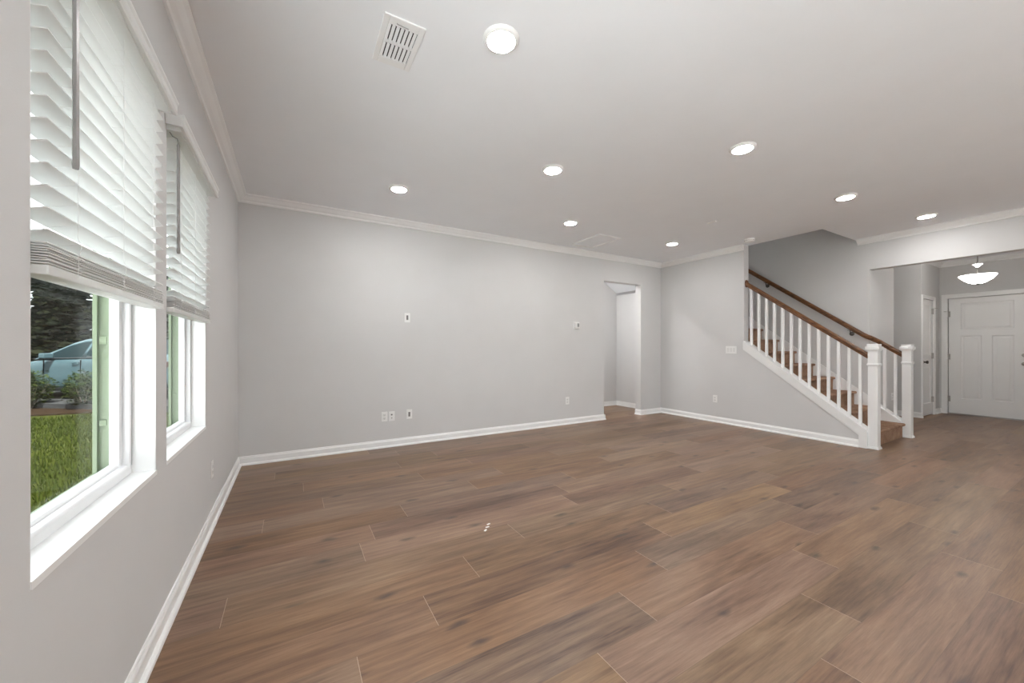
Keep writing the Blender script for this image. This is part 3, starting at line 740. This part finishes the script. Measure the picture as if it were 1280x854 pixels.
T = thing('ceiling_vent', 'white slotted air vent in the ceiling beside the largest round light', 'vent', (.463, 1.964, H))
hx, hy = .098, .162
bm = B()
def ring(bm, ax, ay, bx, by, z0, z1):
    box(bm, -ax, -bx, -ay, ay, z0, z1); box(bm, bx, ax, -ay, ay, z0, z1); box(bm, -bx, bx, -ay, -by, z0, z1); box(bm, -bx, bx, by, ay, z0, z1)
ring(bm, hx, hy, .070, .112, -.008, 0); box(bm, -.070, .070, -.010, .010, -.008, 0)
link('frame', bm, 'trim', T, bevel=.003)
bm = B(); box(bm, -.0705, .0705, -.1125, .1125, -.0008, 0); link('duct_opening', bm, 'dark', T)
for s in (-1, 1):
    bm = B()
    for k in range(7):
        xx = -.064 + k * .0205
        mt = Matrix.Translation((xx, s * .061, -.006)) @ Matrix.Rotation(R(28), 4, 'Y')
        box(bm, -.0074, .0074, -.0515, .0515, -.0006, .0006, mt)
    link('louvre_bank', bm, 'trim', T)
bm = B(); tube(bm, [(-.035, -.132, -.008), (-.035, -.132, -.012), (.02, -.130, -.013)], .0018, 8); link('damper_lever', bm, 'nickel', T)

T = thing('ceiling_panel', 'flat white access panel in the ceiling near the long wall', 'ceiling panel', (3.80, 4.16, H))
bm = B(); ring(bm, .20, .30, .178, .278, -.014, 0); link('frame', bm, 'trim', T, bevel=.003)
bm = B(); box(bm, -.175, .175, -.275, .275, -.003, 0); link('panel', bm, 'ceiling', T)
T = thing('ceiling_sensor', 'tiny white rectangular sensor on the ceiling left of the smoke detector', 'sensor', (4.455, 2.805, H))
bm = B(); box(bm, -.018, .018, -.052, .052, -.012, 0); link('housing', bm, 'trim', T, bevel=.004)
bm = B(); box(bm, -.006, .006, -.012, .012, -.0135, -.011); link('sensor_window', bm, 'plastic', T)
T = thing('smoke_detector', 'white round smoke detector on the ceiling above the end of the stair wall', 'smoke detector', (5.62, 2.98, H))
bm = B(); lathe(bm, [(.066, 0), (.066, -.012)], 36); link('mounting_base', bm, 'plastic', T)
bm = B(); lathe(bm, [(.060, -.012), (.064, -.020), (.060, -.038), (.048, -.048), (.0001, -.050)], 36); link('cover', bm, 'plastic', T, smooth=True)
bm = B()
for k in range(16):
    mt = Matrix.Rotation(2 * math.pi * k / 16, 4, 'Z') @ Matrix.Translation((.0625, 0, -.026)); box(bm, -.001, .0015, -.006, .006, -.003, .003, mt)
link('sounder_slots', bm, 'grey', T)

PX, PY = 8.68, 1.40
T = thing('pendant_light', 'white glass bowl pendant light hanging in the foyer before the front door', 'pendant light', (PX, PY, 2.12))
z = lambda v: v - 2.12
bm = B(); lathe(bm, [(.075, z(H)), (.075, z(H - .012)), (.055, z(H - .028)), (.012, z(H - .036)), (.012, z(H - .05))], 28); link('canopy', bm, 'nickel', T, smooth=True)
bm = B(); lathe(bm, [(.007, z(2.41)), (.007, z(H - .03))], 12); link('stem', bm, 'nickel', T)
bm = B(); lathe(bm, [(.001, z(2.370)), (.020, z(2.378)), (.026, z(2.395)), (.050, z(2.412)), (.052, z(2.418)), (.012, z(2.424)), (.008, z(2.44))], 28); link('hub', bm, 'trim', T, smooth=True)
bm = B()
tube(bm, [(0, 0, z(2.38)), (0, 0, z(2.15))], .0045, 8)
link('centre_rod', bm, 'nickel', T)
bm = B(); lathe(bm, [(.001, z(2.128)), (.045, z(2.134)), (.090, z(2.155)), (.135, z(2.190)), (.168, z(2.228)), (.184, z(2.252)), (.180, z(2.254)), (.163, z(2.232)), (.130, z(2.196)), (.086, z(2.161)), (.043, z(2.140)), (.001, z(2.134))], 48); link('glass_bowl', bm, 'bowl', T, smooth=True)
bm = B(); lathe(bm, [(.0001, z(2.110)), (.010, z(2.112)), (.022, z(2.122)), (.026, z(2.131)), (.0001, z(2.133))], 24); link('finial', bm, 'darknickel', T, smooth=True)

# three small paper scraps on the floor
SCR = [(1.142, 2.296, 20, 'white paper scrap on the floor, the one farthest from the camera of three'),
       (1.117, 2.262, 5, 'white paper scrap on the floor, the middle one of three'),
       (1.086, 2.228, 40, 'white paper scrap on the floor, the one nearest the camera of three')]
for x, y, a, lb in SCR:
    bm = B(); mt = Matrix.Translation((x, y, .0008)) @ Matrix.Rotation(R(a), 4, 'Z')
    prism(bm, [(-.014, -.006), (-.004, -.008), (.013, -.006), (.015, .003), (.006, .007), (-.013, .006)], 'Z', -.0006, .0006)
    for v in bm.verts: v.co = mt @ v.co
    tag(link('paper_scrap', bm, 'plastic'), lb, 'paper scrap', 'white paper scraps on the floor')

# ------------------------------------------------------------------ outside
GZ = -.15
bm = B(); box(bm, -40, -.655, -20, 60, GZ - .3, GZ); struct('lawn', bm, 'lawn')
rg = random.Random(5)
bm = B()
cnt = 0
while cnt < 60000:
    yy = 1.2 + 9.8 * rg.random() ** 1.3; t = rg.random()
    xx = -.70 - (yy * .50 + .3) * t if cnt % 2 else -.70 - 9.5 * t ** 1.2
    if not cnt % 2: yy = .8 + 15.5 * rg.random()
    if xx < -1.7 and yy > 10.7: cnt += 1; continue
    d = yy; hgt = .03 + .035 * rg.random(); a = rg.random() * 6.283; wd = .0035 + .004 * (yy / 10)
    ln = .025 * rg.random()
    p = Vector((xx, yy, GZ)); s_ = Vector((math.cos(a), math.sin(a), 0)) * wd; l_ = Vector((math.cos(a + 1.3), math.sin(a + 1.3), 0)) * ln
    bm.faces.new([bm.verts.new(q) for q in (p - s_, p + s_, p + l_ + Vector((0, 0, hgt)))])
    cnt += 1
g = link('lawn_grass', bm, 'grass'); g['kind'] = 'stuff'; tag(g, 'short green lawn grass outside the windows', 'grass')
bm = B(); box(bm, -5, -.655, -10, .7, GZ - .05, GZ + .03); box(bm, -.655, 12, -10, -4.35, GZ - .05, GZ + .03); struct('bounce_slab', bm, 'patio')  # unseen pale slabs, added to bounce light onto the ceiling
bm = B()
pts = [(-5.9, 11.7), (-4.4, 11.1), (-3.2, 10.95), (-2.4, 11.4), (-2.6, 12.4), (-3.6, 12.7), (-4.8, 13.1), (-6.0, 12.6)]
prism(bm, pts, 'Z', GZ - .05, GZ + .03); struct('mulch_bed', bm, 'mulch')
CARZ = -.02
bm = B(); mt = Matrix.Translation((-6.12, 14.67, 0)) @ Matrix.Rotation(math.atan2(-.60, .80), 4, 'Z'); box(bm, -4, 7, -1.1, 2.3, GZ - .1, CARZ, mt); struct('driveway', bm, 'concrete')

def leaf_cloud(bm, n, centre, rad, size, rnd, shell=.55, squash=None):
    for _ in range(n):
        while True:
            v = Vector((rnd.uniform(-1, 1), rnd.uniform(-1, 1), rnd.uniform(-1, 1)))
            if shell < v.length < 1: break
        bump = 1 + .16 * math.sin(v.x * 7 + 1.3) * math.sin(v.y * 6) * math.sin(v.z * 5 + .5)
        p = Vector((centre[0] + v.x * rad[0] * bump, centre[1] + v.y * rad[1] * bump, centre[2] + v.z * rad[2] * bump))
        s = size * rnd.uniform(.6, 1.2)
        q = Matrix.Rotation(rnd.uniform(0, 6.28), 3, 'Z') @ Matrix.Rotation(rnd.uniform(-1.2, 1.2), 3, 'X')
        a, b = q @ Vector((s, 0, 0)), q @ Vector((0, s * .5, 0))
        bm.faces.new([bm.verts.new(w_) for w_ in (p - a, p - b, p + a, p + b)])
def shrub(x, y, rx, rz, label, seed):
    T = thing('shrub', label, 'shrub', (x, y, GZ + .03), 'green shrubs in the mulch bed')
    rnd = random.Random(seed)
    bm = B(); leaf_cloud(bm, 1900, (0, 0, rz + .03), (rx, rx, rz), .032, rnd, .2); link('foliage', bm, 'shrub', T)
    bm = B()
    for k in range(7):
        a = k * .9; tube(bm, [(0, 0, -.01), (.35 * rx * math.cos(a), .35 * rx * math.sin(a), rz * .7), (.75 * rx * math.cos(a), .75 * rx * math.sin(a), rz * 1.3)], [.012, .008, .003], 6)
    link('stem', bm, 'bark', T)
shrub(-4.92, 12.35, .36, .40, 'round green shrub outside, in front of the hood of the blue car', 1)
shrub(-3.93, 11.75, .33, .40, 'round green shrub outside, in front of the door of the blue car', 2)
shrub(-3.1, 11.2, .30, .32, 'green shrub outside, behind the green-tinted window track, right of the others', 3)

def tree(x, y, h, r, label, seed, low=.3):
    T = thing('tree', label, 'tree', (x, y, GZ), 'dark trees beyond the driveway')
    rnd = random.Random(seed)
    bm = B()
    for k in range(6):
        a = rnd.uniform(0, 6.28); q = rnd.uniform(0, .15) * r
        zc = low * h * .5 + (h - low * h * .5) * (k + .7) / 6.4
        leaf_cloud(bm, 620, (q * math.cos(a), q * math.sin(a), zc), (r * (1.05 - .09 * k), r * (1.05 - .09 * k), h * .19), .17, rnd, .1)
    link('crown', bm, 'tree', T)
    bm = B(); tube(bm, [(0, 0, -.05), (.04, .02, h * .3), (-.03, .05, h * .6), (0, 0, h * .85)], [.16, .13, .09, .03], 8); link('trunk', bm, 'bark', T)
TR = [(-12.6, 20.0, 4.0, .95, 'dark bushy tree outside, hidden by the near edge of the nearer window'),
      (-9.9, 19.8, 4.3, .98, 'dark bushy tree outside at the left edge of the nearer window'),
      (-7.2, 20.2, 4.2, .98, 'dark bushy tree outside rising behind the roof of the blue car'),
      (-4.5, 20.0, 4.2, .98, 'dark bushy tree outside seen through the farther window'),
      (-11.3, 23.2, 4.6, .98, 'tall dark tree of the back row, in the gap left of the blue car'),
      (-8.6, 23.0, 4.9, .98, 'tall dark tree of the back row, straight behind the windshield of the blue car'),
      (-5.9, 23.4, 4.6, .98, 'tall dark tree of the back row, behind the tail of the blue car'),
      (-3.2, 23.2, 4.5, .98, 'tall dark tree of the back row, farthest right')]
for i, t in enumerate(TR): tree(*t, seed=20 + i)

T = thing('hedge', 'long tall dark hedge behind the outdoor trees', 'hedge', (-7.5, 26.3, GZ))
rnd = random.Random(77); bm = B()
for k in range(10): leaf_cloud(bm, 900, (-9 + 2 * k, 0, 1.6), (1.5, .9, 1.75), .22, rnd, .05)
link('foliage', bm, 'tree', T)
for k in range(10): link('stem', tube(B(), [(-9 + 2 * k, 0, -.05), (-9 + 2 * k, .05, 1.6), (-9 + 2 * k, 0, 2.8)], [.08, .06, .02], 8), 'bark', T)

# car: x runs from the nose to the tail, y across, z up
def make_car(loc, rz):
    T = thing('car', 'light blue sedan parked outside, seen through the nearer window', 'car', loc, rz=rz)
    hwid = .90
    # station: x, bottom z, deck z, half width
    ST = [(.02, .36, .56, .62), (.10, .24, .68, .74), (.35, .20, .76, .83), (.75, .19, .84, .88), (1.25, .19, .93, .90), (1.9, .19, .965, .90), (2.7, .19, .985, .90), (3.4, .19, 1.0, .90), (3.95, .20, 1.02, .88), (4.4, .24, 1.0, .83), (4.62, .30, .92, .76), (4.68, .42, .82, .70)]
    def sect(x, zb, zd, hw): return [(hw * .86, zb), (hw * .97, zb + .06), (hw, zb + (zd - zb) * .38), (hw * .985, zb + (zd - zb) * .62), (hw * .99, zb + (zd - zb) * .78), (hw * .955, zd - .02), (hw * .89, zd + .006), (hw * .55, zd + .03), (0, zd + .04)]
    bm = B(); rows = []
    for s in ST:
        q = sect(*s); full = [(y, z_) for y, z_ in q] + [(-y, z_) for y, z_ in q[-2::-1]]
        rows.append([bm.verts.new((s[0], y, z_)) for y, z_ in full])
    for a, b in zip(rows, rows[1:]):
        for k in range(len(a) - 1): bm.faces.new((a[k], a[k+1], b[k+1], b[k]))
        bm.faces.new((a[-1], a[0], b[0], b[-1]))
    bm.faces.new(rows[0]); bm.faces.new(rows[-1][::-1])
    o = link('body', bm, 'carpaint', T, smooth=True); md = o.modifiers.new('smooth', 'SUBSURF'); md.levels = md.render_levels = 2
    # cabin
    CB = [(1.20, .935), (1.55, 1.13), (1.95, 1.335), (2.25, 1.425), (2.6, 1.455), (3.0, 1.445), (3.4, 1.39), (3.75, 1.25), (4.10, 1.03)]
    def belt(x): return .955 + (x - 1.2) * .021
    def csec(x, zt):
        zb = belt(x); f = max(0, min(1, (zt - zb) / .45)); wb, wt = .855, .855 - .235 * f
        return [(wb, zb - .02), (wb + (wt - wb) * .45, zb + (zt - zb) * .45), (wt, zt - .05 * f), (wt - .05, zt - .008 * f), (wt * .5, zt + .012), (0, zt + .016)]
    bm = B(); rows = []
    for s in CB:
        q = csec(*s); full = q + [(-y, z_) for y, z_ in q[-2::-1]]
        rows.append([bm.verts.new((s[0], y, z_)) for y, z_ in full])
    for a, b in zip(rows, rows[1:]):
        for k in range(len(a) - 1): bm.faces.new((a[k], a[k+1], b[k+1], b[k]))
        bm.faces.new((a[-1], a[0], b[0], b[-1]))
    bm.faces.new(rows[0]); bm.faces.new(rows[-1][::-1])
    o = link('cabin', bm, 'carpaint', T, smooth=True)
    # glazing laid just outside the cabin
    def top(x):
        for (xa, za), (xb, zb) in zip(CB, CB[1:]):
            if xa <= x <= xb: return za + (zb - za) * (x - xa) / (xb - xa)
    def side_y(x, z_):
        q = csec(x, top(x))
        for (ya, za), (yb, zb) in zip(q, q[1:3]):
            if za <= z_ <= zb + 1e-6: return ya + (yb - ya) * (z_ - za) / max(1e-6, zb - za)
        return q[2][0]
    for s in (1, -1):
        for xa, xb in ((1.56, 2.50), (2.58, 3.44), (3.48, 3.80)):
            bm = B(); prev = None
            for k in range(11):
                x = xa + (xb - xa) * k / 10; zb = belt(x) + .012; zt = top(x) - .075
                zt = max(zt, zb + .003)
                pr = [bm.verts.new((x, s * (side_y(x, zb + (zt - zb) * j / 3) + .006), zb + (zt - zb) * j / 3)) for j in range(4)]
                if prev:
                    for j in range(3): bm.faces.new((prev[j], pr[j], pr[j+1], prev[j+1]))
                prev = pr
            link('side_window', bm, 'carglass', T, smooth=True)
        bm = B(); prism(bm, [(1.58, belt(1.6) - .004), (3.85, belt(3.85) - .004), (3.85, belt(3.85) + .010), (1.58, belt(1.6) + .010)], 'Y', s * .855, s * .868); link('belt_trim', bm, 'alloy', T)
        bm = B(); box(bm, 1.60, 1.74, s * .86, s * 1.05, .965, 1.085); box(bm, 1.64, 1.70, s * .84, s * .90, .95, .99); link('wing_mirror', bm, 'carpaint', T, bevel=.03, seg=4)
        bm = B(); box(bm, 1.58, 1.76, s * .855, s * 1.04, .945, .968); link('mirror_base', bm, 'rubber', T, bevel=.008)
        for xh in (2.30, 3.22):
            bm = B(); tube(bm, [(xh, s * .885, .86), (xh + .02, s * .915, .865), (xh + .16, s * .915, .87), (xh + .18, s * .885, .872)], .013, 8); link('door_handle', bm, 'carpaint', T)
        for xs in (1.50, 2.52, 3.40):
            bm = B(); box(bm, xs - .004, xs + .004, s * .88, s * .902, .30, .93); link('door_seam', bm, 'rubber', T)
        bm = B(); box(bm, .12, .45, s * .62, s * .80, .62, .72); link('headlight', bm, 'headlamp', T, bevel=.03)
        bm = B(); box(bm, 4.42, 4.66, s * .58, s * .78, .76, .90); link('tail_light', bm, 'taillamp', T, bevel=.03)
        bm = B(); box(bm, 1.25, 3.45, s * .84, s * .905, .20, .27); link('sill_trim', bm, 'rubber', T, bevel=.01)
        for xw in (.95, 3.72):
            bm = B(); lathe(bm, [(.36, s * .80), (.37, s * .91), (.32, s * .912)], 32, (xw, 0, .33), 'Y'); link('wheel_arch', bm, 'rubber', T)
            bm = B(); lathe(bm, [(.20, s * .72), (.30, s * .71), (.325, s * .74), (.325, s * .89), (.30, s * .92), (.225, s * .925), (.22, s * .90)], 32, (xw, 0, .325), 'Y'); tr = link('tyre', bm, 'rubber', T, smooth=True)
            bm = B(); lathe(bm, [(.225, s * .915), (.205, s * .922), (.20, s * .89), (.001, s * .88)], 32, (xw, 0, .325), 'Y')
            for k in range(5):
                mt = Matrix.Translation((xw, s * .905, .325)) @ Matrix.Rotation(k * 2 * math.pi / 5, 4, 'Y'); box(bm, -.022, .022, -.012, .012, .02, .205, mt)
            link('wheel_rim', bm, 'alloy', tr)
    for nm, i0, i1 in (('windshield', 0, 3), ('rear_window', 6, 8)):
        bm = B(); prev = None
        for i in range(i0, i1 + 1):
            x, zt = CB[i]; q = csec(x, zt); e = .012
            x2 = x + (.05 if i == i0 and nm == 'windshield' else 0) - (.03 if i == i1 else 0)
            zt2 = top(x2); q = csec(x2, zt2); wq = max(.3, q[3][0] - .03)
            pr = [bm.verts.new((x2 - (.006 if nm == 'windshield' else -.006), yy, zt2 + .016 + e - .02 * (abs(yy) / .8) ** 2)) for yy in [wq * (j / 4 - 1) for j in range(9)]]
            if prev:
                for j in range(8): bm.faces.new((prev[j], pr[j], pr[j+1], prev[j+1]))
            prev = pr
        link(nm, bm, 'carglass', T, smooth=True)
    bm = B(); box(bm, .0, .06, -.45, .45, .36, .52); link('grille', bm, 'rubber', T, bevel=.01)
    return T
# the mirror on the near side stands about (-4.98, 13.15); rear of the car points to (.80, -.60)
rzc = math.atan2(-.60, .80)
u = Vector((math.cos(rzc), math.sin(rzc), 0)); nside = Vector((math.sin(rzc), -math.cos(rzc), 0))
pos = Vector((-4.98, 13.15, CARZ)) - u * 1.67 - nside * .92
make_car(pos, rzc)
